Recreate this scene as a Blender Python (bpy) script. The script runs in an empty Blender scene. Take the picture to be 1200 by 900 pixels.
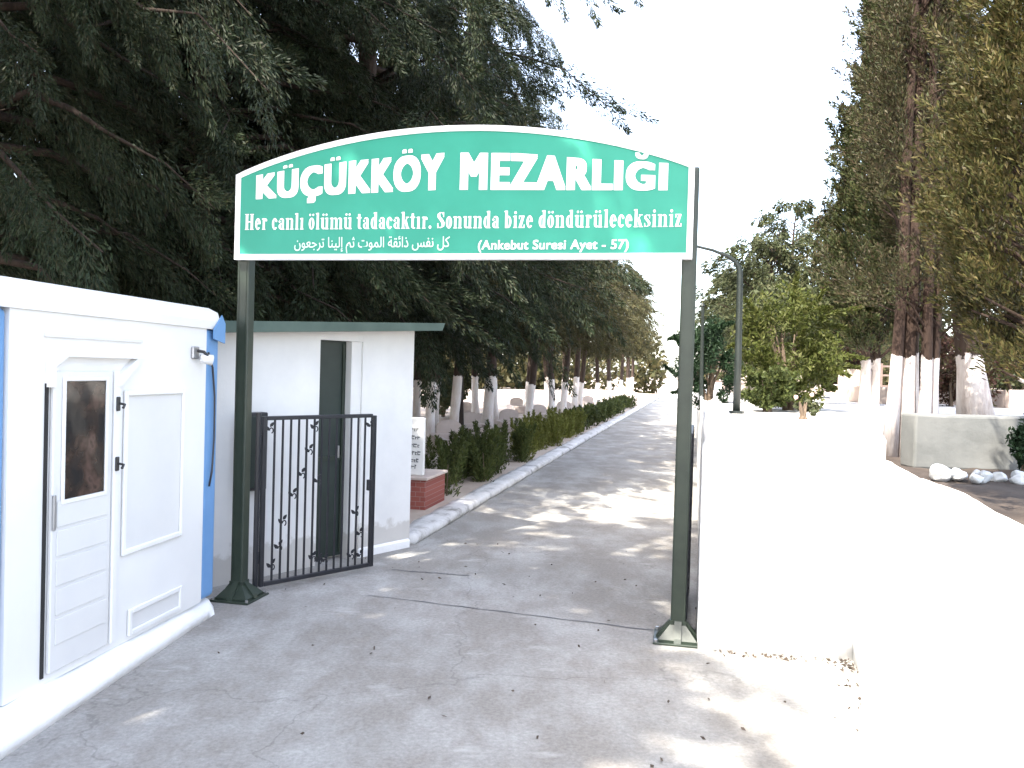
import bpy, bmesh, math, random
import numpy as np
from mathutils import Vector, Matrix, noise as mnoise
R = math.radians
SC = bpy.context.scene
COL = SC.collection

# ------------------------------------------------------------------ camera
cam = bpy.data.cameras.new('camera'); cam.sensor_width = 36.0; cam.lens = 36 * 950 / 1200
cam.clip_start = 0.05; cam.clip_end = 2000
cob = bpy.data.objects.new('camera', cam); COL.objects.link(cob)
cob.matrix_world = Matrix.Translation((0, 0, 1.9)) @ Matrix.Rotation(R(90 - 0.9), 4, 'X') @ Matrix.Rotation(R(1.6), 4, 'Z')
SC.camera = cob

# ------------------------------------------------------------------ light
SUN_EL = 52; SUN_TRAVEL = 38          # light travels towards this bearing (degrees from +Y towards +X)
W = bpy.data.worlds.new('World'); SC.world = W; W.use_nodes = True
nt = W.node_tree
sky = nt.nodes.new('ShaderNodeTexSky'); sky.sky_type = 'NISHITA'; sky.sun_disc = False
sky.sun_elevation = R(SUN_EL); sky.sun_rotation = R(SUN_TRAVEL + 180)
sky.air_density = 1.0; sky.dust_density = 2.5; sky.ozone_density = 1.0; sky.altitude = 30
bg = nt.nodes['Background']; bg.inputs['Strength'].default_value = 0.15
hz = nt.nodes.new('ShaderNodeMix'); hz.data_type = 'RGBA'; hz.blend_type = 'ADD'      # thin white summer overcast over the blue
hz.inputs[0].default_value = 1; hz.inputs[7].default_value = (1.4, 1.27, 1.1, 1)
nt.links.new(sky.outputs[0], hz.inputs[6]); nt.links.new(hz.outputs[2], bg.inputs['Color'])
sun = bpy.data.lights.new('sun', 'SUN'); sun.energy = 3.0; sun.angle = R(0.5); sun.color = (1, .93, .82)
sob = bpy.data.objects.new('sun', sun); COL.objects.link(sob)
tr = Vector((math.sin(R(SUN_TRAVEL)) * math.cos(R(SUN_EL)), math.cos(R(SUN_TRAVEL)) * math.cos(R(SUN_EL)), -math.sin(R(SUN_EL))))
sob.rotation_euler = tr.to_track_quat('-Z', 'Y').to_euler()
vs = SC.view_settings
vs.view_transform = 'Standard'; vs.look = 'None'; vs.gamma = 1; vs.use_curve_mapping = False
vs.exposure = 2.35
SC.cycles.max_bounces = 7; SC.cycles.diffuse_bounces = 4; SC.cycles.transparent_max_bounces = 6

# ------------------------------------------------------------------ materials
class NB:
    def __init__(s, name):
        s.m = bpy.data.materials.new(name); s.m.use_nodes = True
        s.t = s.m.node_tree; s.b = s.t.nodes['Principled BSDF']
    def n(s, typ, **kw):
        x = s.t.nodes.new(typ)
        for k, v in kw.items():
            if hasattr(x, k) and k not in x.inputs: setattr(x, k, v)
            else: x.inputs[k].default_value = v
        return x
    def l(s, a, b): s.t.links.new(a, b)
    def noise(s, scale, detail=5, rough=.6, coord='Object', stretch=None):
        tc = s.n('ShaderNodeTexCoord'); src = tc.outputs[coord]
        if stretch:
            mp = s.n('ShaderNodeMapping'); mp.inputs['Scale'].default_value = stretch
            s.l(src, mp.inputs[0]); src = mp.outputs[0]
        x = s.n('ShaderNodeTexNoise'); x.inputs['Scale'].default_value = scale
        x.inputs['Detail'].default_value = detail; x.inputs['Roughness'].default_value = rough
        s.l(src, x.inputs['Vector']); return x.outputs['Fac']
    def ramp(s, src, stops):
        r = s.n('ShaderNodeValToRGB'); e = r.color_ramp.elements
        while len(e) < len(stops): e.new(.5)
        for el, (p, c) in zip(e, stops):
            el.position = p; el.color = (*c, 1) if len(c) == 3 else c
        s.l(src, r.inputs[0]); return r.outputs[0]
    def mix(s, f, a, b, mode='MIX'):
        x = s.n('ShaderNodeMix', data_type='RGBA', blend_type=mode)
        for sock, v in ((x.inputs[0], f), (x.inputs[6], a), (x.inputs[7], b)):
            if hasattr(v, 'links'): s.l(v, sock)
            elif isinstance(v, (int, float)): sock.default_value = v
            else: sock.default_value = (*v, 1)
        return x.outputs[2]
    def bump(s, h, strength=.3, dist=.01):
        b = s.n('ShaderNodeBump'); b.inputs['Strength'].default_value = strength; b.inputs['Distance'].default_value = dist
        s.l(h, b.inputs['Height']); s.l(b.outputs[0], s.b.inputs['Normal'])
    def col(s, c):
        if hasattr(c, 'links'): s.l(c, s.b.inputs['Base Color'])
        else: s.b.inputs['Base Color'].default_value = (*c, 1)
    def set(s, rough=.6, metal=0, spec=.5):
        s.b.inputs['Roughness'].default_value = rough; s.b.inputs['Metallic'].default_value = metal
        s.b.inputs['Specular IOR Level'].default_value = spec; return s.m

def g3(v): return (v, v, v)
MT = {}
def simple(name, a, b, scale=8, rough=.6, metal=0, bump=.0, bs=60, spec=.5):
    k = NB(name); k.col(k.ramp(k.noise(scale), [(.3, a), (.7, b)]))
    if bump: k.bump(k.noise(bs, 6), bump)
    MT[name] = k.set(rough, metal, spec); return MT[name]

simple('kiosk_white', (.68, .68, .675), (.74, .74, .73), 1.5, .35)
simple('kiosk_panel', (.60, .60, .60), (.65, .65, .64), 2.0, .4)
simple('kiosk_blue', (.10, .24, .46), (.13, .28, .52), 3, .4)
simple('sign_green', (.034, .285, .20), (.042, .325, .232), 2.2, .45, spec=.3)
simple('sign_white', (.86, .86, .86), (.9, .9, .9), 5, .5)
simple('sign_lettering', (.88, .88, .88), (.92, .92, .92), 5, .5)
simple('sign_lettering_small', (.62, .84, .74), (.74, .9, .82), 9, .5)
simple('post_green', (.016, .026, .018), (.028, .040, .028), 6, .38, bump=.05)
simple('gate_black', (.008, .009, .013), (.016, .017, .022), 10, .4)
simple('dark_door', (.012, .022, .018), (.022, .034, .028), 4, .5)
simple('fascia_green', (.05, .085, .07), (.085, .13, .11), 3, .6)
simple('dark_gap', (.01, .01, .01), (.02, .02, .02), 4, .8)
simple('steel', (.35, .35, .36), (.45, .45, .46), 10, .35, .8)
simple('black_plastic', (.02, .02, .022), (.03, .03, .03), 10, .4)
simple('lamp_pole', (.012, .018, .016), (.022, .028, .025), 6, .45)
simple('marble', (.72, .72, .70), (.82, .82, .80), 6, .5, bump=.1)
simple('stone_grey', (.12, .125, .12), (.19, .193, .185), 2.6, .9, bump=.35, bs=25)
simple('grave_stone', (.42, .34, .30), (.60, .52, .47), 1.5, .85, bump=.2)
simple('inscription', (.06, .07, .08), (.1, .1, .11), 10, .7)
simple('white_rock', (.38, .40, .41), (.62, .63, .63), 5, .8, bump=.4, bs=18)
simple('soil', (.03, .021, .016), (.075, .056, .043), 3, .95, bump=.8, bs=22)
simple('dry_leaf', (.035, .025, .02), (.09, .065, .045), 9, .8)
simple('rose_petal', (.6, .35, .30), (.7, .5, .42), 9, .6)
simple('fence_rail', (.13, .09, .078), (.2, .145, .125), 3, .7)

# whitewash: chalky lime paint with worn flecks
k = NB('whitewash')
base = k.ramp(k.noise(1.3, 4), [(.3, (.76, .765, .77)), (.7, (.85, .85, .84))])
fl = k.ramp(k.noise(9, 8, .72), [(.715, g3(0)), (.74, g3(1))])
fl2 = k.ramp(k.noise(1.1, 3), [(.5, g3(0)), (.62, g3(1))])
m_ = k.mix(1, fl, fl2, 'MULTIPLY')
k.col(k.mix(m_, base, (.09, .08, .07))); k.bump(k.noise(14, 7), .5, .02); MT['whitewash'] = k.set(.85)
k = NB('kerb_wash')
c_ = k.ramp(k.noise(3.2, 8, .7), [(.33, (.26, .25, .235)), (.46, (.55, .545, .535)), (.7, (.74, .74, .73))])
k.col(c_); k.bump(k.noise(24, 8, .7), .6, .02); MT['kerb_wash'] = k.set(.9)
k = NB('plaster_white')
base = k.ramp(k.noise(1.6, 5), [(.3, (.66, .655, .65)), (.72, (.77, .765, .75))])
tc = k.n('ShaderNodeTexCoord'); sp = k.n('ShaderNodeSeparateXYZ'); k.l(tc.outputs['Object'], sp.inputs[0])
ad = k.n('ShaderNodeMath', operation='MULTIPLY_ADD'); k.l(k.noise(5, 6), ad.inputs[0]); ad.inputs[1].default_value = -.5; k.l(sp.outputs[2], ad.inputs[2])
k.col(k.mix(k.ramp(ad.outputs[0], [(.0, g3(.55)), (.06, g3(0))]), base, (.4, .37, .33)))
k.bump(k.noise(20, 6), .25, .01); MT['plaster_white'] = k.set(.85)

# concrete of the drive: mottled, stained, cracked
k = NB('concrete')
c1 = k.ramp(k.noise(.55, 7, .62), [(.28, (.275, .272, .258)), (.5, (.355, .351, .337)), (.74, (.425, .422, .41))])
st = k.ramp(k.noise(1.7, 8, .7, stretch=(1, .55, 1)), [(.42, g3(1)), (.62, g3(0))])
c2 = k.mix(k.mix(.62, g3(0), st), c1, (.19, .17, .147))
fine = k.ramp(k.noise(38, 6, .75), [(.3, g3(.72)), (.7, g3(1.18))])
c3 = k.mix(1, c2, fine, 'MULTIPLY')
pale = k.ramp(k.noise(2.6, 7, .66, stretch=(.7, 1.5, 1)), [(.6, g3(0)), (.72, g3(.65))])
c4 = k.mix(pale, c3, (.45, .445, .43))
tc = k.n('ShaderNodeTexCoord'); wn = k.n('ShaderNodeTexNoise'); wn.inputs['Scale'].default_value = 2.2; wn.inputs['Detail'].default_value = 6
k.l(tc.outputs['Object'], wn.inputs['Vector'])
vm = k.n('ShaderNodeVectorMath', operation='MULTIPLY_ADD'); k.l(wn.outputs['Color'], vm.inputs[0]); vm.inputs[1].default_value = (.7, .7, .7); k.l(tc.outputs['Object'], vm.inputs[2])
vo = k.n('ShaderNodeTexVoronoi', feature='DISTANCE_TO_EDGE'); vo.inputs['Scale'].default_value = .33; k.l(vm.outputs[0], vo.inputs['Vector'])
cr = k.ramp(vo.outputs['Distance'], [(.0, g3(.35)), (.0035, g3(0))])
k.col(k.mix(cr, c4, (.09, .085, .08)))
k.bump(k.noise(30, 8, .7), .45, .012); MT['concrete'] = k.set(.88, spec=.3)

k = NB('pale_earth')
k.col(k.ramp(k.noise(.8, 7), [(.3, (.34, .27, .22)), (.55, (.46, .39, .33)), (.75, (.55, .49, .43))])); k.bump(k.noise(12, 7), .5, .03)
MT['pale_earth'] = k.set(.95, spec=.2)
k = NB('terrace_earth')
k.col(k.ramp(k.noise(.8, 7), [(.3, (.62, .60, .57)), (.7, (.74, .72, .70))])); k.bump(k.noise(12, 7), .4, .03)
MT['terrace_earth'] = k.set(.95, spec=.2)
k = NB('red_brick')
tc = k.n('ShaderNodeTexCoord'); br = k.n('ShaderNodeTexBrick'); k.l(tc.outputs['Object'], br.inputs['Vector'])
mp = k.n('ShaderNodeMapping'); mp.inputs['Rotation'].default_value = (R(90), 0, 0); k.l(tc.outputs['Object'], mp.inputs[0]); k.l(mp.outputs[0], br.inputs['Vector'])
br.inputs['Color1'].default_value = (.22, .05, .04, 1); br.inputs['Color2'].default_value = (.28, .08, .06, 1); br.inputs['Mortar'].default_value = (.3, .2, .18, 1)
br.inputs['Scale'].default_value = 4; br.inputs['Mortar Size'].default_value = .012
k.l(br.outputs['Color'], k.b.inputs['Base Color']); MT['red_brick'] = k.set(.85)

def bark(name, a, b, white_h=None):
    k = NB(name)
    c = k.ramp(k.noise(9, 7, .7, stretch=(1, 1, .18)), [(.32, a), (.68, b)])
    if white_h:
        tc = k.n('ShaderNodeTexCoord'); sp = k.n('ShaderNodeSeparateXYZ'); k.l(tc.outputs['Object'], sp.inputs[0])
        ad = k.n('ShaderNodeMath', operation='MULTIPLY_ADD'); k.l(k.noise(6, 5), ad.inputs[0]); ad.inputs[1].default_value = .25; k.l(sp.outputs[2], ad.inputs[2])
        f = k.n('ShaderNodeMath', operation='LESS_THAN'); k.l(ad.outputs[0], f.inputs[0]); f.inputs[1].default_value = white_h + .125
        w = k.ramp(k.noise(12, 6, .7, stretch=(1, 1, .25)), [(.26, (.60, .50, .45)), (.45, (.78, .70, .65)), (.62, (.82, .78, .74))] if name == 'bark_row' else [(.3, (.36, .29, .26)), (.45, (.56, .50, .47)), (.62, (.68, .64, .62))])
        c = k.mix(f.outputs[0], c, w)
    k.col(c); k.bump(k.noise(16, 7, .7, stretch=(1, 1, .2)), .7, .03); MT[name] = k.set(.9, spec=.2)
bark('bark_dark', (.022, .016, .013), (.06, .045, .036))
bark('bark_row', (.03, .022, .018), (.085, .06, .048), 1.5)
bark('bark_right', (.022, .014, .011), (.065, .042, .032), .95)
bark('bark_slim', (.03, .02, .016), (.075, .052, .04), .75)
bark('bark_pale', (.10, .075, .055), (.2, .15, .11))

def foliage(name, cols, trans=.25, nscale=.6):
    k = NB(name)
    ge = k.n('ShaderNodeNewGeometry')
    c = k.ramp(ge.outputs['Random Per Island'], [(i / max(1, len(cols) - 1), v) for i, v in enumerate(cols)])
    n = k.ramp(k.noise(nscale, 3), [(.3, g3(.7)), (.7, g3(1.25))])
    c = k.mix(1, c, n, 'MULTIPLY'); k.col(c); k.set(.6, spec=.25)
    tl = k.n('ShaderNodeBsdfTranslucent'); k.l(c, tl.inputs['Color'])
    mx = k.n('ShaderNodeMixShader'); mx.inputs[0].default_value = trans
    k.l(k.b.outputs[0], mx.inputs[1]); k.l(tl.outputs[0], mx.inputs[2])
    k.l(mx.outputs[0], k.t.nodes['Material Output'].inputs['Surface']); MT[name] = k.m
foliage('needles_dark', [(.010, .018, .008), (.018, .031, .013), (.028, .041, .017), (.034, .032, .015)], .16)
foliage('needles_row', [(.035, .038, .016), (.055, .052, .022), (.085, .07, .03), (.05, .06, .022)], .3)
foliage('needles_gold', [(.034, .040, .011), (.062, .064, .018), (.10, .082, .028), (.065, .05, .022)], .25, 1.2)
foliage('needles_cypress', [(.025, .04, .014), (.045, .06, .02), (.07, .075, .028), (.06, .045, .025)], .22, 1.2)
foliage('needles_brown', [(.05, .032, .02), (.042, .05, .018), (.075, .055, .03), (.05, .064, .022)], .2, 1.5)
foliage('leaf_bright', [(.06, .078, .016), (.09, .108, .026), (.125, .13, .042)], .4, 1.5)
foliage('leaf_olive', [(.05, .065, .03), (.075, .09, .04), (.10, .10, .05)], .3, 1)
foliage('leaf_dark', [(.012, .032, .014), (.02, .045, .02), (.03, .055, .025)], .2, 1)
foliage('leaf_hedge', [(.04, .058, .017), (.07, .09, .025), (.10, .115, .035)], .3, 1.5)
foliage('leaf_hedge_light', [(.11, .125, .025), (.16, .175, .04), (.21, .21, .06)], .35, 1.5)
foliage('leaf_red', [(.06, .028, .02), (.09, .045, .03), (.05, .05, .02)], .25, 1)

# dark glass; brown blotches in its colour imitate a reflection, no room behind
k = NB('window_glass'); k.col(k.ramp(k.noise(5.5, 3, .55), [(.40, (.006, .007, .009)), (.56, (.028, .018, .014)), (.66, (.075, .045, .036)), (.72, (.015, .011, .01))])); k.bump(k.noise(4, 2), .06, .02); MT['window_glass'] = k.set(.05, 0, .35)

# ------------------------------------------------------------------ mesh helpers
class MB:
    def __init__(s): s.bm = bmesh.new()
    def box(s, x0, x1, y0, y1, z0, z1, bev=0, M=None, seg=1):
        r = bmesh.ops.create_cube(s.bm, size=1)
        vs_ = r['verts']
        for v in vs_:
            v.co = Vector((x0 + (v.co.x + .5) * (x1 - x0), y0 + (v.co.y + .5) * (y1 - y0), z0 + (v.co.z + .5) * (z1 - z0)))
        if bev:
            es = list({e for v in vs_ for e in v.link_edges})
            q = bmesh.ops.bevel(s.bm, geom=es, offset=bev, segments=seg, affect='EDGES', profile=.5)
            vs_ = list({v for f in q['faces'] for v in f.verts} | {v for v in vs_ if v.is_valid})
        if M: bmesh.ops.transform(s.bm, matrix=M, verts=vs_)
        return s
    def prism(s, pts, axis, a, b):
        # polygon pts (2D) extruded along axis from a to b
        def P(p, t):
            if axis == 'x': return (t, p[0], p[1])
            if axis == 'y': return (p[0], t, p[1])
            return (p[0], p[1], t)
        A = [s.bm.verts.new(P(p, a)) for p in pts]; B = [s.bm.verts.new(P(p, b)) for p in pts]
        n = len(pts); s.bm.faces.new(A); s.bm.faces.new(B[::-1])
        for i in range(n): s.bm.faces.new((A[i], B[i], B[(i + 1) % n], A[(i + 1) % n]))
        return s
    def tube(s, pts, rad, seg=8, cap=True, jit=0, rng=None):
        pts = [Vector(p) for p in pts]; n = len(pts)
        if not hasattr(rad, '__len__'): rad = [rad] * n
        rings = []; up = Vector((.31, .2, .93)).normalized()
        for i, p in enumerate(pts):
            d = (pts[min(i + 1, n - 1)] - pts[max(i - 1, 0)]).normalized()
            a = d.cross(up)
            if a.length < 1e-3: a = d.cross(Vector((1, 0, 0)))
            a.normalize(); b = d.cross(a)
            rr = []
            for j in range(seg):
                t = 2 * math.pi * j / seg
                q = rad[i] * (1 + (rng.uniform(-jit, jit) if rng else 0))
                rr.append(s.bm.verts.new(p + (a * math.cos(t) + b * math.sin(t)) * q))
            rings.append(rr)
        for i in range(n - 1):
            for j in range(seg):
                s.bm.faces.new((rings[i][j], rings[i][(j + 1) % seg], rings[i + 1][(j + 1) % seg], rings[i + 1][j]))
        if cap:
            s.bm.faces.new(rings[0][::-1]); s.bm.faces.new(rings[-1])
        return s
    def build(s, name, mat, parent=None, smooth=False):
        bmesh.ops.recalc_face_normals(s.bm, faces=s.bm.faces)
        me = bpy.data.meshes.new(name); s.bm.to_mesh(me); s.bm.free()
        return link(name, me, mat, parent, smooth)
def link(name, me, mat, parent=None, smooth=False):
    me.materials.append(MT[mat] if isinstance(mat, str) else mat)
    if smooth: me.polygons.foreach_set('use_smooth', [True] * len(me.polygons))
    o = bpy.data.objects.new(name, me); COL.objects.link(o)
    if parent: o.parent = parent
    return o
def tag(o, label=None, cat=None, group=None, kind=None):
    if label: o['label'] = label
    if cat: o['category'] = cat
    if group: o['group'] = group
    if kind: o['kind'] = kind
    return o
def thing(name, label, cat, loc=(0, 0, 0), rz=0, group=None):
    o = bpy.data.objects.new(name, None); COL.objects.link(o); o.empty_display_size = .2
    o.location = loc; o.rotation_euler = (0, 0, rz); return tag(o, label, cat, group)
def copy_thing(root, loc, rz=0, scale=1, label=None):
    r = root.copy(); COL.objects.link(r); r.location = loc; r.rotation_euler = (0, 0, rz)
    r.scale = (scale,) * 3 if not hasattr(scale, '__len__') else scale
    if label: r['label'] = label
    for ch in root.children:
        c = ch.copy(); COL.objects.link(c); c.parent = r
        for g in ch.children:
            d = g.copy(); COL.objects.link(d); d.parent = c
    return r
def sheet(name, pts, z, mat, kind='structure'):
    bm = bmesh.new(); bm.faces.new([bm.verts.new((x, y, z)) for x, y in pts])
    bmesh.ops.triangulate(bm, faces=bm.faces)
    bmesh.ops.recalc_face_normals(bm, faces=bm.faces)
    for f in bm.faces:
        if f.normal.z < 0: f.normal_flip()
    me = bpy.data.meshes.new(name); bm.to_mesh(me); bm.free()
    return tag(link(name, me, mat), kind=kind)

def sweep(name, pts, profile_fn, mat, step=.08, lump=.012, seed=0, kind=None, lumpscale=3.0):
    """run a closed cross section along a ground line: profile_fn(t, s) -> list of (offset to the left, z)"""
    P = [Vector((x, y, 0)) for x, y in pts]; samp = []
    L = [(P[i + 1] - P[i]).length for i in range(len(P) - 1)]; tot = sum(L); acc = 0
    for i in range(len(P) - 1):
        n = max(1, int(L[i] / step)); d = (P[i + 1] - P[i]).normalized()
        for j in range(n + (1 if i == len(P) - 2 else 0)):
            samp.append([P[i] + d * L[i] * j / n, None, acc + L[i] * j / n])
        acc += L[i]
    bm = bmesh.new(); rings = []
    for i, (p, _, s_) in enumerate(samp):
        a = samp[max(0, i - 1)][0]; b = samp[min(len(samp) - 1, i + 1)][0]
        d = (b - a).normalized(); nrm = Vector((-d.y, d.x, 0))
        ring = []
        for (o, z) in profile_fn(s_ / tot, s_):
            q = p + nrm * o; q.z = z
            if z > .001:
                nv = mnoise.noise_vector(Vector((q.x * lumpscale + seed, q.y * lumpscale, q.z * lumpscale)))
                nv2 = mnoise.noise_vector(Vector((q.x * 11 + seed, q.y * 11, q.z * 11)))
                q = q + nv * lump + nv2 * lump * .35
            ring.append(bm.verts.new(q))
        rings.append(ring)
    n = len(rings[0])
    for i in range(len(rings) - 1):
        for j in range(n):
            bm.faces.new((rings[i][j], rings[i][(j + 1) % n], rings[i + 1][(j + 1) % n], rings[i + 1][j]))
    bm.faces.new(rings[0]); bm.faces.new(rings[-1][::-1])
    bmesh.ops.recalc_face_normals(bm, faces=bm.faces)
    me = bpy.data.meshes.new(name); bm.to_mesh(me); bm.free()
    return tag(link(name, me, mat, smooth=True), kind=kind)
def wall_profile(th, hfn):
    def f(t, s):
        h = hfn(t, s); r = th * .42; out = []
        for k_ in range(9): out.append((0, h * k_ / 9 * .98))
        for k_ in range(7):
            a = math.pi * (1 - k_ / 6)
            out.append((th / 2 + math.cos(a) * th / 2, h - r + math.sin(a) * r))
        for k_ in range(4): out.append((th, (h - r) * (3 - k_) / 4))
        return out
    return f

# ------------------------------------------------------------------ ground and setting
def pl(d): return -1.05 + .2265 * (d - 8.64)          # left edge of the drive at depth d
sheet('ground', [(-600, -600), (600, -600), (600, 900), (-600, 900)], -.012, 'pale_earth')
bm = bmesh.new()
sheet('concrete_drive', [(-2.45, -12), (3.2, -12), (3.2, 5.6), (1.5, 6.0), (1.5 + .2265 * 64, 70), (pl(70) - .05, 70), (pl(8.6) - .05, 8.6), (-1.2, 8.75), (-3.0, 6.4), (-2.45, 6.2)], 0, 'concrete')
sheet('cemetery_ground', [(pl(8.9) - .1, 8.9), (pl(70) - .1, 70), (pl(70), 110), (-90, 110), (-90, 9.5), (-3.2, 9.5)], .08, 'pale_earth')
sheet('far_road', [(pl(70) - .05, 70), (1.5 + .2265 * 64, 70), (1.5 + .2265 * 114, 120), (pl(120), 120)], 0, 'terrace_earth')
# thin dark joints across the slab (shallow saw cuts filled with dirt)
jm = MB()
def joint(a, b, w=.008):
    a = Vector(a); b = Vector(b); d = (b - a).normalized(); n = Vector((-d.y, d.x)) * w
    N = 14; prev = None; rnd = random.Random(int(a.x * 100))
    for i in range(N + 1):
        p = a.lerp(b, i / N) + n.normalized() * rnd.uniform(-.012, .012); ww = n * rnd.uniform(.4, 1.1)
        cur = (jm.bm.verts.new((*(p + ww), .004)), jm.bm.verts.new((*(p - ww), .004)))
        if prev: jm.bm.faces.new((prev[0], prev[1], cur[1], cur[0]))
        prev = cur
joint((-1.15, 6.72), (1.1, 6.0)); joint((-1.08, 7.6), (-.35, 7.45), .010); joint((-.2, 11.6), (2.5, 11.0)); joint((-.55, 17), (2.8, 16.4))
tag(jm.build('pavement_joints', 'inscription'), kind='structure')

# kerbs (whitewashed)
def kerb_prof(w, h):
    return lambda t, s: [(0, 0), (-.015, h * .35), (.0, h * .8), (w * .1, h * .97), (w * .35, h), (w * .7, h * .98), (w, h * .9), (w, 0)]
sweep('kerb', [(pl(8.7) + .04, 8.72), (pl(12) + .02, 12), (pl(30), 30), (pl(69), 69)], kerb_prof(.3, .105), 'kerb_wash', .1, .026, 3, 'structure')
# raised white plinth the kiosk stands on
pm = MB()
prof = [(-2.36, 3.2, .13), (-2.20, 6.26, .12)]
sweep('kiosk_plinth', [(-2.75, .8), (-2.36, 3.8), (-2.2, 6.1), (-2.28, 6.3)], lambda t, s: [(o_, z_ * min(1, .35 + (1 - t) * 24)) for o_, z_ in [(0, 0), (.012, .06), (.04, .11), (.09, .138), (.16, .145), (.3, .147), (1.9, .147), (1.9, 0)]], 'whitewash', .05, .014, 9, 'structure')

# terrace: the cemetery level to the right, about a metre and a half up, with a lower planting bed at its near corner
tb = MB()
out = [(1.48, 5.75), (1.48 + .2265 * 64.3, 70), (1.6 + .2265 * 120, 125), (120, 125), (120, 9.0), (4.0, 8.9), (3.72, 8.3), (2.56, 5.52)]
A = [tb.bm.verts.new((x, y, 1.5)) for x, y in out]; B = [tb.bm.verts.new((x, y, -.1)) for x, y in out]
tb.bm.faces.new(A)
for i in range(len(out)): tb.bm.faces.new((A[i], B[i], B[(i + 1) % len(out)], A[(i + 1) % len(out)]))
bmesh.ops.triangulate(tb.bm, faces=[tb.bm.faces[0]] if False else [f for f in tb.bm.faces if len(f.verts) > 4])
tag(tb.build('terrace', 'terrace_earth'), kind='structure')
bd = bmesh.new()
N1, N2 = 60, 110
gv = {}
for i in range(N1 + 1):
    for j in range(N2 + 1):
        y = -3 + 12.0 * j / N2
        # inner line of the side wall
        xi = np.interp(y, [-3, 1.8, 3.0, 4.05, 4.35, 5.45, 8.3, 9.0], [1.70, 1.70, 1.80, 2.05, 2.12, 2.44, 3.68, 3.9])
        x = xi + (9 - xi) * (i / N1) ** 1.6
        z = 1.2 + .03 * mnoise.noise(Vector((x * 2.5, y * 2.5, 0))) + .012 * mnoise.noise(Vector((x * 11, y * 11, 3)))
        gv[i, j] = bd.verts.new((x, y, z))
for i in range(N1):
    for j in range(N2): bd.faces.new((gv[i, j], gv[i + 1, j], gv[i + 1, j + 1], gv[i, j + 1]))
me = bpy.data.meshes.new('planting_bed_soil'); bd.to_mesh(me); bd.free()
tag(link('planting_bed_soil', me, 'soil', smooth=True), kind='structure')

# walls
w = sweep('gate_wall', [(1.345, 5.62), (2.36, 5.47)], wall_profile(.22, lambda t, s: 1.55 + .06 * t - .12 * max(0, 1 - s / .12) ** 2), 'whitewash', .06, .016, 1)
tag(w, 'whitewashed boundary wall facing the viewer just right of the right gate post', 'wall')
w = sweep('boundary_wall', [(2.375, 5.6), (2.36, 5.45), (2.05, 4.35), (1.98, 4.05), (1.72, 3.0), (1.52, 1.9), (1.5, -3)][::-1], wall_profile(-.19, lambda t, s: 1.30 + .012 * math.sin(s * 2.1)), 'whitewash', .07, .012, 5)
tag(w, 'long low whitewashed retaining wall running towards the viewer along the planting bed', 'wall')
w = sweep('retaining_wall', [(1.42, 5.9), (1.42 + .2265 * 60, 66)], wall_profile(-.2, lambda t, s: 1.53), 'whitewash', .35, .015, 12)
tag(w, 'long whitewashed retaining wall beside the right edge of the drive behind the post', 'wall')

# ------------------------------------------------------------------ trees
def nrm(a): return a / np.maximum(np.linalg.norm(a, axis=-1, keepdims=True), 1e-9)
def leaf_mesh(name, c, d, ln, wd, rng):
    n = len(c); side = nrm(np.cross(d, nrm(rng.normal(size=(n, 3)))))
    ln = ln * rng.uniform(.6, 1.35, (n, 1)); wd = wd * rng.uniform(.6, 1.35, (n, 1))
    v = np.empty((n, 4, 3)); v[:, 0] = c - d * ln * .5; v[:, 1] = c + side * wd * .5 + d * ln * .08
    v[:, 2] = c + d * ln * .5; v[:, 3] = c - side * wd * .5 + d * ln * .08
    me = bpy.data.meshes.new(name); me.vertices.add(n * 4); me.vertices.foreach_set('co', v.reshape(-1).astype(np.float32))
    me.loops.add(n * 4); me.loops.foreach_set('vertex_index', np.arange(n * 4, dtype=np.int32))
    me.polygons.add(n); me.polygons.foreach_set('loop_start', np.arange(0, n * 4, 4, dtype=np.int32)); me.polygons.foreach_set('loop_total', np.full(n, 4, dtype=np.int32))
    me.update(calc_edges=True); return me
class Crown:
    def __init__(s, seed): s.rng = np.random.default_rng(seed); s.c = []; s.d = []
    def plume(s, p, axis, L, r, n, along=.8, rad=.7, rnd=.35):
        g = s.rng; a = nrm(np.asarray(axis, float)); t = g.uniform(0, 1, (n, 1)) ** .8
        u = g.normal(size=(n, 3)); u -= (u @ a)[:, None] * a; u = nrm(u)
        c = np.asarray(p) + a * L * t + u * (g.uniform(0, 1, (n, 1)) ** .6) * r * (1.05 - .85 * t)
        s.c.append(c); s.d.append(nrm(a * along + u * rad + g.normal(size=(n, 3)) * rnd))
    def blob(s, p, r, n, rnd=1.0, out=.5, up=.2):
        g = s.rng; u = nrm(g.normal(size=(n, 3))); q = g.uniform(.2, 1, (n, 1)) ** .5
        s.c.append(np.asarray(p) + u * q * np.asarray(r)); s.d.append(nrm(u * out + g.normal(size=(n, 3)) * rnd * .6 + np.array([0, 0, up])))
    def build(s, mat, ln, wd, parent, name='crown'):
        c = np.concatenate(s.c); d = np.concatenate(s.d)
        return link(name, leaf_mesh(name, c, d, ln, wd, s.rng), mat, parent)

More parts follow.
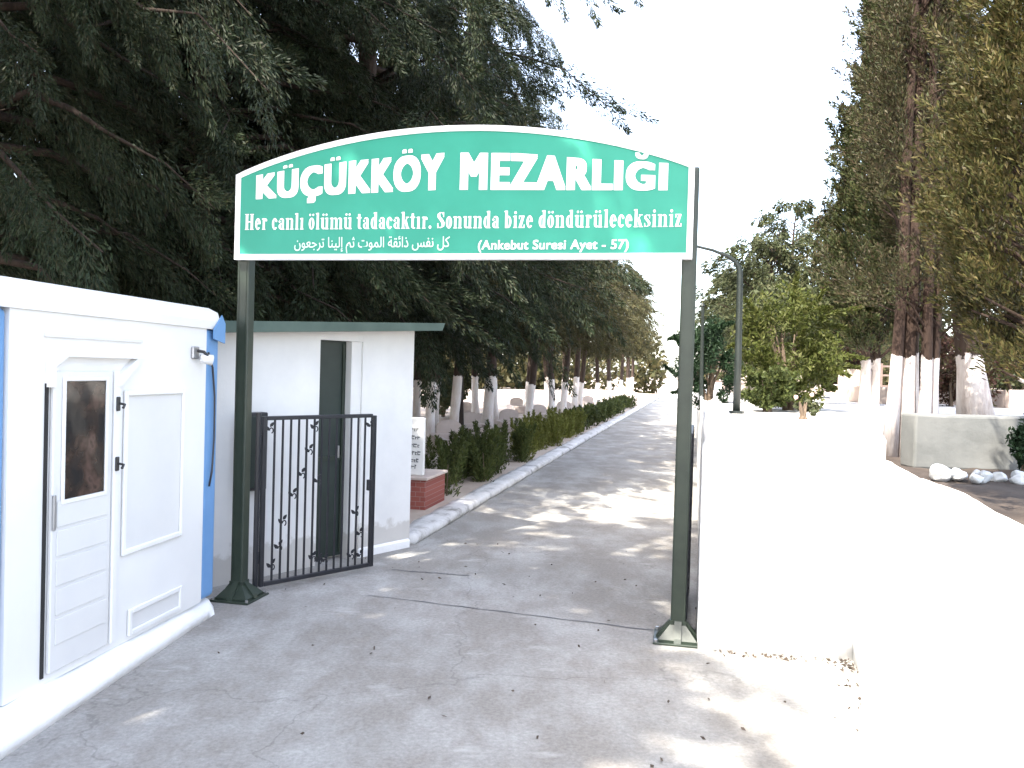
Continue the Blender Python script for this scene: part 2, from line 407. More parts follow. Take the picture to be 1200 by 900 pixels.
def big_conifer(name, label, cat, loc, seed, H, z0, Rm, nl, per, mat, leaf=(.085, .0165), droop=.5, trunk_r=.25, barkm='bark_dark', group=None, prof=None, lean=(0, 0), sparse=0, up=.1):
    rnd = random.Random(seed); t = thing(name, label, cat, loc, 0, group); cr = Crown(seed); tm = MB()
    prof = prof or (lambda h: (1 - h) ** .33 * min(1, .66 + h * 1.6))
    wob = [rnd.uniform(-1, 1) for _ in range(4)]
    def axis(z): q = z / H; return Vector((lean[0] * q + .12 * math.sin(q * 5 + wob[0]), lean[1] * q + .12 * math.sin(q * 4 + wob[1]), z))
    pts = [axis(H * i / 14 - (.15 if i == 0 else 0)) for i in range(15)]
    tm.tube(pts, [trunk_r * (1 - i / 14.5) ** .8 * (1.35 if i == 0 else 1) for i in range(15)], 9, jit=.06, rng=rnd)
    for i in range(nl):
        h = (i + rnd.random()) / nl; h = h ** 1.08; z = z0 + (H - z0) * h
        a = i * 2.399 + rnd.uniform(-.5, .5); L = Rm * prof(h) * rnd.uniform(.65, 1.18)
        o = Vector((math.cos(a), math.sin(a), 0)); p0 = axis(z); lp = []
        ns = 6
        for j in range(ns + 1):
            q = j / ns
            lp.append(p0 + o * L * q + Vector((0, 0, L * (up * q * 2 - droop * q * q * .9))) + Vector((rnd.uniform(-1, 1), rnd.uniform(-1, 1), rnd.uniform(-1, 1))) * L * .03)
        tm.tube(lp, [max(.008, trunk_r * .3 * (1 - h * .6) * (1 - j / ns)) for j in range(ns + 1)], 5, cap=False)
        npl = max(3, int(5 + L * 2.6))
        for q in range(npl):
            f = .25 + .75 * (q + rnd.random()) / npl
            if rnd.random() < sparse: continue
            k_ = min(ns - 1, int(f * ns)); pp = lp[k_].lerp(lp[k_ + 1], f * ns - k_)
            sd = Vector((-o.y, o.x, 0)) * rnd.uniform(-1, 1) * (1.1 - .4 * f)
            ax = o * .5 + sd * .6 + Vector((0, 0, rnd.uniform(-1.3, .1) * (droop + .3) - droop * .35))
            ll = rnd.uniform(.55, 1.05) * min(1.3, .35 + L * .3)
            cr.plume(pp, ax, ll, .15 + .06 * L / 3, per, 1, .42, .22)
    tm.build('trunk', barkm, t, True); cr.build(mat, *leaf, t); return t
def cypress(name, label, cat, loc, seed, H, z0, Rm, n, per, mat, leaf=(.09, .03), trunk=None, barkm='bark_slim', lean=(0, 0), prof=None, group=None, skip=0, pl_len=.5):
    """upright cypress: plumes climb and hug the trunk"""
    rnd = random.Random(seed); t = thing(name, label, cat, loc, 0, group); cr = Crown(seed); tm = MB()
    prof = prof or (lambda h: (1 - h) ** .8 * min(1, .5 + 3 * h))
    stems = trunk or [((0, 0), (0, 0), .1)]
    for (b0, tp, r) in stems:
        pts = []
        for i in range(11):
            q = i / 10
            pts.append(Vector((b0[0] + (tp[0] - b0[0]) * q ** .8 + lean[0] * q + rnd.uniform(-.02, .02), b0[1] + (tp[1] - b0[1]) * q ** .8 + lean[1] * q + rnd.uniform(-.02, .02), H * .93 * q - (.1 if i == 0 else 0))))
        tm.tube(pts, [r * (1.4 if i == 0 else 1) * (1 - i / 10.6) ** .7 for i in range(11)], 8, jit=.08, rng=rnd)
    for i in range(n):
        h = rnd.random() ** 1.1; z = z0 + (H - z0) * h; a = rnd.uniform(0, 2 * math.pi); rr = Rm * prof(h) * (1 + .35 * mnoise.noise(Vector((math.cos(a) * 1.3 + seed, math.sin(a) * 1.3, z * 1.1))))
        if mnoise.noise(Vector((math.cos(a) * 1.1 * rr + seed * 3, math.sin(a) * 1.1 * rr, z * 1.7))) < -.55 + skip: continue
        f = rnd.uniform(.25, 1) ** .6
        o = np.array([math.cos(a), math.sin(a), 0]); q = z / H
        st = stems[i % len(stems)]
        c0 = np.array([st[0][0] + (st[1][0] - st[0][0]) * q ** .8 + lean[0] * q, st[0][1] + (st[1][1] - st[0][1]) * q ** .8 + lean[1] * q, z])
        p = c0 + o * rr * f * .8
        if f > .6 and rnd.random() < .25: tm.tube([c0 - np.array([0, 0, rr * .5]), (c0 + p) / 2 - np.array([0, 0, rr * .15]), p], [.018, .012, .006], 4, cap=False)
        cr.plume(p, o * .55 + np.array([rnd.uniform(-.2, .2), rnd.uniform(-.2, .2), rnd.uniform(.35, 1.1)]), pl_len * rnd.uniform(.6, 1.3) * (.5 + .5 * prof(h)), .13, per, 1, .55, .3)
    tm.build('trunk', barkm, t, True); cr.build(mat, *leaf, t); return t
def shrub(name, label, cat, loc, seed, r, n, mat, leaf=(.07, .035), stems=5, z0=.1, group=None, arch=0, barkm='bark_pale', clumps=40):
    rnd = random.Random(seed); t = thing(name, label, cat, loc, 0, group); cr = Crown(seed); tm = MB()
    rx, ry, rz = r
    for i in range(stems):
        a = rnd.uniform(0, 6.28); q = rnd.uniform(.2, .7); e = Vector((math.cos(a) * rx * q, math.sin(a) * ry * q, z0 + rz * rnd.uniform(1.1, 1.6)))
        tm.tube([Vector((rnd.uniform(-.05, .05), rnd.uniform(-.05, .05), -.05)), Vector((e.x * .35, e.y * .35, e.z * .45)), e], [.035, .022, .006], 5, cap=False)
    for i in range(clumps):
        u = np.array([rnd.gauss(0, 1), rnd.gauss(0, 1), rnd.gauss(0, 1)]); u /= np.linalg.norm(u); q = rnd.uniform(.25, 1) ** .5
        p = np.array([u[0] * rx * q, u[1] * ry * q, z0 + rz + u[2] * rz * q])
        if arch and rnd.random() < arch:
            cr.plume(p, np.array([u[0], u[1], rnd.uniform(-.5, 1.0)]), rnd.uniform(.3, .7) * rx, .06, n // clumps, 1, .6, .4)
        else:
            s_ = rnd.uniform(.18, .36); cr.blob(p, np.array([rx, ry, rz]) * s_, n // clumps)
    tm.build('stem', barkm, t, True); cr.build(mat, *leaf, t, 'foliage'); return t

# --- the dark conifers on the left, behind kiosk and guard building
bigA = big_conifer('conifer', 'tallest dark conifer above the middle of the sign, drooping sprays against the sky', 'tree', (-2.8, 14.2, .08), 11, 17, 2.6, 4.75, 150, 350, 'needles_dark', group='dark conifers on the left')
bigB = big_conifer('conifer', 'dark conifer with its brown trunk standing behind the gap between kiosk and guard building', 'tree', (-4.5, 11.4, .08), 23, 14, 2.7, 4.2, 135, 350, 'needles_dark', group='dark conifers on the left', trunk_r=.2)
spots = [(-5.7, 7.9, .9, (.72, .72, .95), 'A', 'dark conifer rising right behind the white kiosk at the left edge'),
         (-7.6, 13.5, 2.1, 1.1, 'B', 'deep shaded conifer in the second rank behind the white kiosk'),
         (-11.5, 12.0, 4.0, 1.0, 'A', 'outermost dark conifer at the left margin of the photo'),
         (-5.6, 18.5, 5.2, 1.05, 'B', 'dark conifer deep behind the roof of the guard building'),
         (-1.4, 21.5, 3.9, (.72, .72, 1.1), 'B', 'tall dark conifer farther back, filling the sky above the crest of the sign'),
         (-11.0, 19.0, .4, 1.1, 'A', 'far dark conifer closing the gap behind the kiosk trees')]
for x, y, rz, s_, p_, lb in spots: copy_thing(bigA if p_ == 'A' else bigB, (x, y, .08), rz, s_, lb)
# trees beside and behind the viewer, which shade the forecourt
sh = big_conifer('conifer', 'dark conifer beside the forecourt casting the shade in front of the gate', 'tree', (-4.3, 1.6, 0), 29, 14, 5.6, 2.7, 90, 95, 'needles_dark', (.17, .04), group='conifers shading the forecourt', trunk_r=.2)
for x, y, rz, s_ in [(-5.9, -2.2, 1.2, 1), (-5.0, -6.8, 5.0, 1.05), (-9.3, -1.0, 2.2, 1.1), (-8.4, 3.4, 4.2, 1.05), (-8.6, -6, 3, 1.1)]: copy_thing(sh, (x, y, 0), rz, s_)

# --- row of whitewashed trunks along the drive on the left
rowA = big_conifer('row_tree', 'slim conifer with whitewashed trunk among the rows receding left of the drive', 'tree', (pl(17.5) - 3.4, 17.5, .08), 31, 8.4, 3.0, 2.1, 60, 52, 'needles_row', leaf=(.16, .035), droop=.45, trunk_r=.15, barkm='bark_row', group='whitewashed trees in rows left of the drive', up=.25)
rowB = big_conifer('row_tree', 'slim conifer with whitewashed trunk among the rows receding left of the drive', 'tree', (pl(19.4) - 3.4, 19.4, .08), 37, 8.8, 3.1, 2.0, 60, 52, 'needles_row', leaf=(.16, .035), droop=.4, trunk_r=.13, barkm='bark_row', group='whitewashed trees in rows left of the drive', up=.2)
rnd = random.Random(5)
rows = [(21.4, 3.3), (23.3, 3.1), (25.4, 3.0), (27.5, 2.6), (29.8, 2.3), (32.2, 2.2), (34.8, 2.1), (37.6, 2.1), (41, 2.1), (45, 2.0), (50, 1.9), (56, 1.9), (62, 1.8),
        (18.0, 5.4), (19.8, 5.0), (21.8, 5.5), (24, 4.9), (26.4, 5.3), (29, 4.7), (32, 4.9), (36, 4.6), (41, 4.7), (47, 4.5), (22, 8), (25.5, 7.6), (29.5, 8.2), (34, 7.6), (40, 8), (26, 11.5), (33, 11), (42, 12)]
for i, (d, off) in enumerate(rows):
    c = copy_thing(rowA if i % 2 else rowB, (pl(d) - off + rnd.uniform(-.25, .25), d, .08), rnd.uniform(0, 6.3), rnd.uniform(.9, 1.15),
               'slim conifer with whitewashed trunk among the rows receding left of the drive')
# undergrowth between and behind the trunks
for i, (x, y, s_, m_, lb) in enumerate([(-2.6, 31, 1.2, 'leaf_olive', 'loose pale shrub between the whitewashed trunks left of the drive'),
                                    (-6.5, 24, 1.5, 'leaf_hedge', 'dark bush seen low behind the guard building roof'),
                                    (-9.5, 21, 1.4, 'leaf_red', 'reddish bush glimpsed under the dark conifers behind the kiosk'),
                                    (-7.0, 16, 1.0, 'leaf_olive', 'sunlit bush glimpsed under the conifers above the kiosk roof')]):
    shrub('bush', lb, 'bush', (x, y, .05), 70 + i, (s_, s_, s_ * .95), 6000, m_, (.13, .07), clumps=30)

# far wooded edge that closes the view all round
cr = Crown(900); rr_ = random.Random(900)
for i in range(230):
    a = rr_.uniform(-50, 62); d = rr_.uniform(78, 100); x = math.sin(R(a)) * d; y = math.cos(R(a)) * d
    if abs(x - pl(y) - 1.5) < 3: continue
    hh = rr_.uniform(1.5, 4.2)
    cr.blob((x, y, hh * .9), (rr_.uniform(2, 4), 2.2, hh), 420)
o = cr.build('needles_row', .7, .4, None, 'far_woodland'); tag(o, 'distant belt of dark trees closing the view beyond the cemetery', 'woodland', kind='stuff')

# --- trees on the raised terrace to the right
TZ = 1.5
cypress('cypress', 'tall narrow cypress tapering to a point against the sky right of the lamp', 'tree', (5.78, 13.1, TZ), 41, 8.3, .85, 1.12, 1200, 100, 'needles_cypress', (.085, .02), trunk=[((-.07, 0), (0, 0), .075), ((.08, .02), (.05, 0), .06)], lean=(.12, 0), prof=lambda h: (1 - h) ** 1.0 * min(1, .7 + 2 * h))
cypress('cypress', 'many stemmed old cypress with bare brown branches and whitewashed feet in the planting bed', 'tree', (3.74, 7.6, 1.2), 43, 7.6, 1.35, .46, 900, 100, 'needles_brown', (.05, .0125), trunk=[((-.16, 0), (-.03, 0), .06), ((.0, .05), (.02, .05), .075), ((.12, -.03), (.10, 0), .055), ((.25, .05), (.35, .1), .045)], barkm='bark_right', prof=lambda h: (.8 * (1 - h) ** .5 + .08) * (1.5 if h < .35 else 1), skip=.34)
cypress('cypress', 'slender green cypress column directly behind the many stemmed old cypress', 'tree', (4.72, 9.6, TZ), 45, 8.6, 1.6, .75, 900, 100, 'needles_cypress', (.065, .016), trunk=[((0, 0), (0, 0), .09)])
cypress('cypress', 'leaning tree with a stout whitewashed trunk behind the grey block wall', 'tree', (5.05, 8.75, TZ - .05), 47, 6.8, 1.5, 1.0, 900, 100, 'needles_brown', (.065, .016), trunk=[((0, 0), (-.75, -.1), .15)], barkm='bark_slim', skip=.15)
cypress('cypress', 'bushy golden green cypress nearest the viewer at the right edge of the photo', 'tree', (2.98, 4.35, 1.2), 49, 6.4, .72, .80, 2000, 150, 'needles_gold', (.042, .0105), trunk=[((0, 0), (0, 0), .085)], barkm='bark_slim', prof=lambda h: (1 - h) ** .6 * min(1, .75 + 1.6 * h), pl_len=.42, skip=.22)
cypress('cypress', 'broad golden cypress behind the grey block wall at the right edge', 'tree', (6.0, 8.9, TZ - .05), 51, 7.6, 1.25, 1.15, 1000, 100, 'needles_gold', (.065, .016), trunk=[((0, 0), (-.1, 0), .13)], barkm='bark_slim')
big_conifer('pine', 'loose olive green pine between the curved lamp and the tall narrow cypress', 'tree', (5.6, 17.5, TZ), 53, 3.3, .5, 1.6, 46, 60, 'leaf_olive', (.12, .03), .2, .12, 'bark_slim', up=.5, prof=lambda h: (1 - h) ** .5)
big_conifer('pine', 'brownish pine beside the tall narrow cypress on the terrace', 'tree', (6.9, 16.0, TZ), 54, 4.8, 1.0, 1.15, 46, 60, 'needles_brown', (.12, .03), .3, .11, 'bark_slim', up=.4, prof=lambda h: (1 - h) ** .5)
big_conifer('pine', 'farther pine in the distance behind the curved lamp', 'tree', (6.6, 24, TZ), 55, 3.4, .4, 1.9, 46, 60, 'leaf_olive', (.14, .04), .2, .12, 'bark_slim', up=.5, prof=lambda h: (1 - h) ** .5)
for i, (x, y, h_, r_, m_, lb) in enumerate([(9.5, 17, 6.5, 1.8, 'needles_brown', 'brown green pine seen between the old cypress and the leaning trunk'), (12.5, 19, 6.5, 2.0, 'needles_gold', 'sunlit pine far behind the grey block wall'), (9.0, 26, 6.0, 2.2, 'needles_cypress', 'distant pine behind the twin whitewashed cypress trunks'), (16, 26, 7, 2.4, 'needles_brown', 'distant pine at the far right behind the cypresses'), (14, 33, 7, 2.6, 'needles_cypress', 'hindmost pine on the right terrace')]):
    big_conifer('pine', lb, 'tree', (x, y, TZ), 60 + i, h_, 1.0, r_, 40, 60, m_, (.14, .035), .35, .13, 'bark_slim', up=.4)
shrub('leafy_shrub', 'bright yellow green arching shrub right of the lamp post behind the wall', 'shrub', (3.55, 10.4, TZ), 81, (.62, .6, .76), 14000, 'leaf_bright', (.075, .026), 9, .02, arch=.5, clumps=90)
shrub('leafy_shrub', 'olive green bush low behind the wall next to the bright shrub', 'shrub', (3.05, 9.7, TZ), 82, (.34, .34, .26), 4500, 'leaf_hedge', (.06, .028), 5, .05, clumps=40)
shrub('weeping_shrub', 'dark green rounded weeping shrub beside the lamp post', 'shrub', (3.05, 12.6, TZ), 83, (.5, .45, .62), 10000, 'leaf_dark', (.08, .024), 6, .0, arch=.4, clumps=50)
shrub('leafy_shrub', 'tall yellowish shrub behind the bright arching shrub', 'shrub', (4.4, 13.4, TZ), 84, (.9, .7, .95), 7000, 'leaf_olive', (.1, .045), 6, .1, arch=.3, clumps=60)
shrub('red_shrub', 'reddish brown shrub left of the twin whitewashed cypress trunks', 'shrub', (7.4, 18.5, TZ), 85, (.8, .7, .6), 4000, 'leaf_red', (.11, .05), 4, .1, clumps=40)
shrub('leafy_shrub', 'brownish bush behind the stems of the old cypress on the terrace', 'shrub', (7.7, 14.2, TZ), 95, (.9, .7, .7), 7000, 'leaf_red', (.09, .04), 5, .05, clumps=50)
shrub('leafy_shrub', 'olive bush behind the stout leaning whitewashed trunk', 'shrub', (9.6, 15.4, TZ), 96, (1.1, .8, .8), 8000, 'leaf_olive', (.09, .04), 5, .05, clumps=50)
shrub('dry_shrub', 'dark dry shrub at the right end of the grey block wall', 'shrub', (4.12, 6.4, 1.2), 86, (.14, .14, .25), 1800, 'leaf_dark', (.05, .02), 5, .03, clumps=24)
rs = shrub('rose_bush', 'small sparse rose bush on the pale terrace behind the wall', 'plant', (2.92, 8.1, TZ), 87, (.14, .12, .1), 260, 'leaf_olive', (.05, .03), 6, .03, clumps=13)
for (x, y, z) in [(-.08, 0, .22), (.06, -.05, .25), (.12, .02, .15)]:
    m = MB(); bmesh.ops.create_icosphere(m.bm, subdivisions=2, radius=.022, matrix=Matrix.Translation((x, y, z)))
    for v in m.bm.verts: v.co += mnoise.noise_vector(v.co * 60) * .006
    m.build('flower', 'rose_petal', rs, True)

# hedge along the kerb
def hedge(label, d0, d1, w_, h_, mat, seed, n, leaf):
    cr = Crown(seed); rg = random.Random(seed); t = thing('hedge', label, 'hedge', (pl((d0 + d1) / 2) - .75, (d0 + d1) / 2, .06), 0, 'hedges along the kerb'); tm = MB()
    nn = int((d1 - d0) * 5)
    for i in range(nn):
        d = rg.uniform(d0, d1); off = .36 + w_ * rg.random()
        x = pl(d) - off - t.location.x; y = d - t.location.y
        for q in range(4):
            cr.plume((x + rg.uniform(-.1, .1), y + rg.uniform(-.1, .1), .02), (rg.uniform(-.35, .35), rg.uniform(-.35, .35), 1), h_ * rg.uniform(.65, 1.15), .13, n // (nn * 4), .8, .6, .4)
        if i % 2 == 0: tm.tube([(x, y, -.03), (x + rg.uniform(-.05, .05), y, h_ * .6)], [.015, .006], 4, cap=False)
    tm.build('stem', 'bark_pale', t); cr.build(mat, *leaf, t, 'foliage')
hedge('dark green feathery hedge beside the brick grave at the start of the kerb', 11.2, 16.5, .95, .8, 'leaf_hedge', 91, 26000, (.085, .018))
hedge('yellow green hedge stretch farther along the kerb after the dark one', 16.6, 25, .9, .72, 'leaf_hedge_light', 92, 22000, (.1, .026))
hedge('small distant hedge at the far end of the white kerb', 25.3, 46, .9, .65, 'leaf_hedge', 93, 14000, (.14, .05))

# ------------------------------------------------------------------ graves
def grave(name, label, loc, rz, s_=1, group='pale graves left of the drive'):
    t = thing(name, label, 'grave', loc, rz, group)
    m = MB(); m.box(-.45, .45, -.95, -.8, 0, .32, .015); m.box(-.45, .45, .8, .95, 0, .32, .015); m.box(-.45, -.33, -.8, .8, 0, .3, .01); m.box(.33, .45, -.8, .8, 0, .3, .01); m.build('kerb_frame', 'grave_stone', t)
    m = MB(); m.box(-.33, .33, -.8, .8, 0, .2); m.build('grave_bed', 'pale_earth', t)
    m = MB(); m.prism([(-.3, .0), (.3, 0), (.3, .48)] + [(.3 * math.cos(a), .48 + .16 * math.sin(a)) for a in [i * math.pi / 8 for i in range(1, 8)]] + [(-.3, .48)], 'y', .82, .92); m.build('headstone', 'grave_stone', t)
    return t
g0 = grave('grave', 'pale pinkish stone grave with rounded headstone between the whitewashed trunks', (-2.6, 15.2, .08), .25)
for i, (x, y, rz) in enumerate([(-1.2, 18.2, .3), (-3.9, 19, .2), (-.9, 22, .3), (.1, 24.5, .2), (-3, 24, .25), (1.2, 28.5, .25), (-1.5, 29, .2), (2.4, 33.5, .2), (-5.6, 21.5, .2), (.4, 36, .2), (4.2, 42, .2), (-2.4, 12.6, .25)]):
    copy_thing(g0, (x, y, .08), rz)
g1 = grave('grave', 'pale stone grave on the terrace behind the trees at the right', (8.9, 15.0, TZ), .15, group='pale graves on the right terrace')
for i, (x, y, rz) in enumerate([(7.0, 15.4, .2), (10.2, 17.5, .1), (7.8, 21, .2), (12, 21, .1), (6.0, 20, .2), (9.6, 13.2, .1)]):
    copy_thing(g1, (x, y, TZ), rz)

# white headstone with lines of text on a red brick grave
t = thing('brick_grave', 'small red brick grave base beside the corner of the guard building', 'grave', (-1.12, 10.55, .06), R(-12))
m = MB(); m.box(-.4, .07, -.12, .75, -.06, .40, .008); m.build('brick_base', 'red_brick', t)
m = MB(); m.box(-.43, .10, -.15, .78, .402, .44, .008); m.build('coping', 'grave_stone', t)
t = thing('headstone', 'white marble headstone with dark lines of writing above the red brick grave', 'headstone', (-1.22, 10.62, .5), R(-12))
m = MB(); m.box(-.24, .1, -.03, .04, 0, .76, .012); m.build('slab', 'marble', t)
m = MB(); rg = random.Random(8)
for i, z in enumerate([.58, .475, .37, .27, .175, .09]):
    x = -.2 + rg.uniform(0, .03); e = .07 - rg.uniform(0, .04)
    while x < e - .02:
        w_ = rg.uniform(.02, .05); h_ = rg.uniform(.035, .055)
        # small upright and flat strokes, like worn cut letters
        m.box(x, x + .009, -.034, -.029, z, z + h_); m.box(x + .011, x + w_, -.034, -.029, z + h_ * .62, z + h_ * .9)
        if rg.random() < .6: m.box(x + .011, x + w_ * .9, -.034, -.029, z, z + h_ * .22)
        x += w_ + .008
m.build('inscription', 'inscription', t)

# grey rendered block wall and white stones in the planting bed
m = MB(); m.box(-.52, .52, -.12, .12, 0, .45, .02, seg=2)
bmesh.ops.subdivide_edges(m.bm, edges=m.bm.edges, cuts=3, use_grid_fill=True)
for v in m.bm.verts: v.co += mnoise.noise_vector(v.co * 5) * .008
t = thing('block_wall', 'weathered grey cement block standing in the bed beside the whitewashed stems', 'wall', (3.83, 6.78, 1.19), R(2)); m.build('block', 'stone_grey', t)
rg = random.Random(77)
rocks = [('largest whitewashed stone at the left end of the line in the bed', 3.12, 5.86, .075), ('whitewashed stone just right of the largest one in the bed', 3.26, 5.88, .06), ('small whitewashed stone lying in front of the second one in the bed', 3.31, 5.74, .045),
         ('flat whitewashed stone in the middle of the bed line', 3.40, 5.82, .062), ('whitewashed stone right of the flat middle one in the bed', 3.53, 5.84, .055), ('small whitewashed stone low in front of the grey block', 3.58, 5.70, .048), ('whitewashed stone nearest the dark dry shrub', 3.68, 5.82, .058),
         ('rightmost whitewashed stone at the photo edge', 3.80, 5.74, .055), ('tiny whitewashed stone behind the larger ones near the left', 3.20, 6.02, .04), ('tiny whitewashed stone close against the grey block', 3.46, 6.0, .045)]
for i, (lb, x, y, r_) in enumerate(rocks):
    m = MB(); bmesh.ops.create_icosphere(m.bm, subdivisions=3, radius=r_)
    for v in m.bm.verts:
        v.co += mnoise.noise_vector(v.co * 11 + Vector((i * 3, 0, 0))) * r_ * .55; v.co += mnoise.noise_vector(v.co * 34 + Vector((i * 5, 2, 0))) * r_ * .16; v.co.z *= .8
    o = m.build('white_stone', 'white_rock', None, True); o.location = (x, y, 1.2 + r_ * .6); tag(o, lb, 'stone', 'whitewashed stones in the bed')

# terrace fence rail far right
t = thing('low_fence', 'low reddish railing behind the whitewashed trunks on the right terrace', 'fence', (9.2, 22.5, TZ), R(-4))
m = MB()
for z in (.25, .55, .8): m.box(-4, 6, -.02, .02, z, z + .05)
m.build('rail', 'fence_rail', t)
for i in range(11):
    m = MB(); m.box(-4 + i - .03, -4 + i + .03, -.035, .035, -.05, .9); m.build('fence_post', 'fence_rail', t)

# ------------------------------------------------------------------ kiosk (local: y along the facade away from the viewer, x outwards)
KR = -math.atan2(.288, 1.912)
kt = thing('kiosk', 'white prefabricated kiosk with blue corner posts on the white plinth at left', 'kiosk', (-2.52, 4.0, .147), KR)
L0 = 1.93; D_ = 1.9; HT = 2.0
m = MB(); m.box(-D_ + .2, 0, .045, L0, 0, HT); m.box(-D_, -D_ + .199, .045, L0, 0, HT)
m.build('wall', 'kiosk_white', kt)
for nm, y0, y1 in (('corner_post', -.2, .043), ('corner_post', L0 + .002, L0 + .2)):
    m = MB(); m.box(-.2, -.006, y0, y1, 0, HT, .035, seg=3); m.build(nm, 'kiosk_blue', kt, False)
for y0, y1 in ((-.2, .043), (L0 + .002, L0 + .2)):
    m = MB(); m.box(-D_, -D_ + .2, y0, y1, 0, HT, .03, seg=2); m.build('corner_post', 'kiosk_blue', kt)
m = MB(); m.box(-D_ + .2, -.2, L0 + .002, L0 + .16, 0, HT); m.box(-D_ + .2, -.2, -.16, -.002, 0, HT); m.build('end_wall', 'kiosk_white', kt)
# roof cap: flared fascia with bevelled corners
m = MB()
def ring(z, o): return [(-D_ - o, -.2 - o, z), (o, -.2 - o, z), (o, L0 + .2 + o, z), (-D_ - o, L0 + .2 + o, z)]
def loft(m, rings_):
    R_ = [[m.bm.verts.new(p) for p in r] for r in rings_]
    for a, b in zip(R_[:-1], R_[1:]):
        for i in range(len(a)): m.bm.faces.new((a[i], a[(i + 1) % len(a)], b[(i + 1) % len(b)], b[i]))
    m.bm.faces.new(R_[0][::-1]); m.bm.faces.new(R_[-1])
def ringc(z, o, c):
    x0, x1, y0, y1 = -D_ - o, o, -.2 - o, L0 + .2 + o
    return [(x0, y0 + c, z), (x0 + c, y0, z), (x1 - c, y0, z), (x1, y0 + c, z), (x1, y1 - c, z), (x1 - c, y1, z), (x0 + c, y1, z), (x0, y1 - c, z)]
loft(m, [ringc(HT + .001, .012, .05), ringc(HT + .06, .02, .06), ringc(HT + .125, .01, .08), ringc(HT + .155, -.03, .1), ringc(HT + .19, -.6, .1)])
m.build('roof', 'kiosk_white', kt)
# blue moulded brackets under the roof at the two front corners
for y0, y1 in ((-.215, -.05), (L0 + .05, L0 + .215)):
    m = MB(); m.prism([(y0, HT - .10), (y1, HT - .07), (y1, HT + .0), (y0 + .05, HT + .11), (y0, HT + .05)] if y0 < 0 else [(y0, HT - .07), (y1, HT - .10), (y1, HT + .05), (y1 - .05, HT + .11), (y0, HT + .0)], 'x', .0215, .03); m.build('corner_bracket', 'kiosk_blue', kt)
# moulded surround: raised head above the doorway with sloping corners
m = MB(); m.prism([(.3, 1.60), (.3, 1.74), (.43, 1.80), (.43, 1.765), (.335, 1.71), (.335, 1.60)], 'x', .001, .04)
m.prism([(.43, 1.765), (.43, 1.80), (1.10, 1.80), (1.10, 1.765)], 'x', .001, .045)
m.prism([(1.10, 1.80), (1.10, 1.765), (.90, 1.60), (.86, 1.60), (.86, 1.64)], 'x', .001, .04); m.build('door_hood', 'kiosk_white', kt)
m = MB(); m.box(.001, .012, .28, 1.14, 1.868, 1.885); m.build('head_moulding', 'kiosk_panel', kt)
# door
dr = MB(); dr.box(.003, .028, .335, .83, .055, 1.685, .006)
door = dr.build('door', 'kiosk_panel', kt)
m = MB(); m.box(.0005, .010, .298, .318, .04, 1.62); m.build('door_gap', 'dark_gap', kt)
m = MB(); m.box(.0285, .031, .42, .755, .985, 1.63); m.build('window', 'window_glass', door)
m = MB()
for (a, b, c, d) in ((.395, .418, .96, 1.655), (.757, .78, .96, 1.655)): m.box(.029, .04, a, b, c, d, .003)
m.box(.029, .04, .4185, .7565, .96, .983, .003); m.box(.029, .04, .4185, .7565, 1.632, 1.655, .003); m.build('window_frame', 'kiosk_white', door)
m = MB()
for z in (.2, .36, .52, .68, .84): m.box(.0285, .0335, .37, .80, z, z + .142, .004)
m.build('lower_boards', 'kiosk_panel', door)
m = MB(); m.box(.029, .045, .328, .35, .83, 1.02, .004); m.build('hinge', 'steel', door)
m = MB(); m.box(.003, .034, .845, .895, .05, 1.69, .008); m.build('door_jamb', 'kiosk_white', kt)
for z in (1.45, 1.09):
    m = MB(); m.box(.0345, .048, .848, .878, z, z + .085, .004); m.tube([(.05, .862, z + .045), (.085, .862, z + .04), (.088, .84, z + .02)], .008, 6); m.build('door_handle', 'black_plastic', kt)
# side panels with mouldings
def panel_frame(y0, y1, z0, z1, w=.035, yb=None):
    m = MB(); x0, x1 = .002, .022
    m.box(x0, x1, y0, y0 + w, z0, z1, .006); m.box(x0, x1, y1 - w, y1, z0, z1, .006); m.box(x0, x1, y0 + w, y1 - w, z0, z0 + w, .006); m.box(x0, x1, y0 + w, y1 - w, z1 - w, z1, .006)
    m.build('panel_moulding', 'kiosk_white', kt)
    m = MB(); m.box(.001, .006, y0 + w, y1 - w, z0 + w, z1 - w); m.build('side_panel', 'kiosk_panel', kt)
panel_frame(.965, 1.64, .55, 1.57); panel_frame(1.045, 1.65, -.03 + .06, .2)
# wall lamp on the kiosk and its cable
wl = thing('wall_lamp', 'small grey and white lamp fixed high on the kiosk beside its blue corner', 'lamp', (0, 0, 0))
wl.matrix_world = kt.matrix_basis @ Matrix.Translation((.0, 1.76, 1.80)) @ Matrix.Scale(.72, 4)
m = MB(); m.box(.001, .03, -.06, .06, -.03, .09, .01); m.build('mount', 'steel', wl)
m = MB(); m.tube([(.03, .02, .05), (.09, .03, .04), (.12, .05, .0)], .016, 8); m.build('arm', 'black_plastic', wl)
m = MB(); m.tube([(.06, .02, -.02), (.14, .10, -.04)], [.04, .055], 12); m.build('lamp_head', 'kiosk_white', wl, True)
cb = MB(); cb.tube([(-.0, L0 + .03, 1.83), (.008, L0 + .08, 1.72), (.01, L0 + .115, 1.5), (.01, L0 + .12, 1.2), (.01, L0 + .10, .95), (.006, L0 + .07, .84)], .007, 6)
o = cb.build('cable', 'black_plastic', None, True); o.matrix_world = kt.matrix_basis.copy(); tag(o, 'thin dark cable hanging down the blue corner of the kiosk', 'cable')

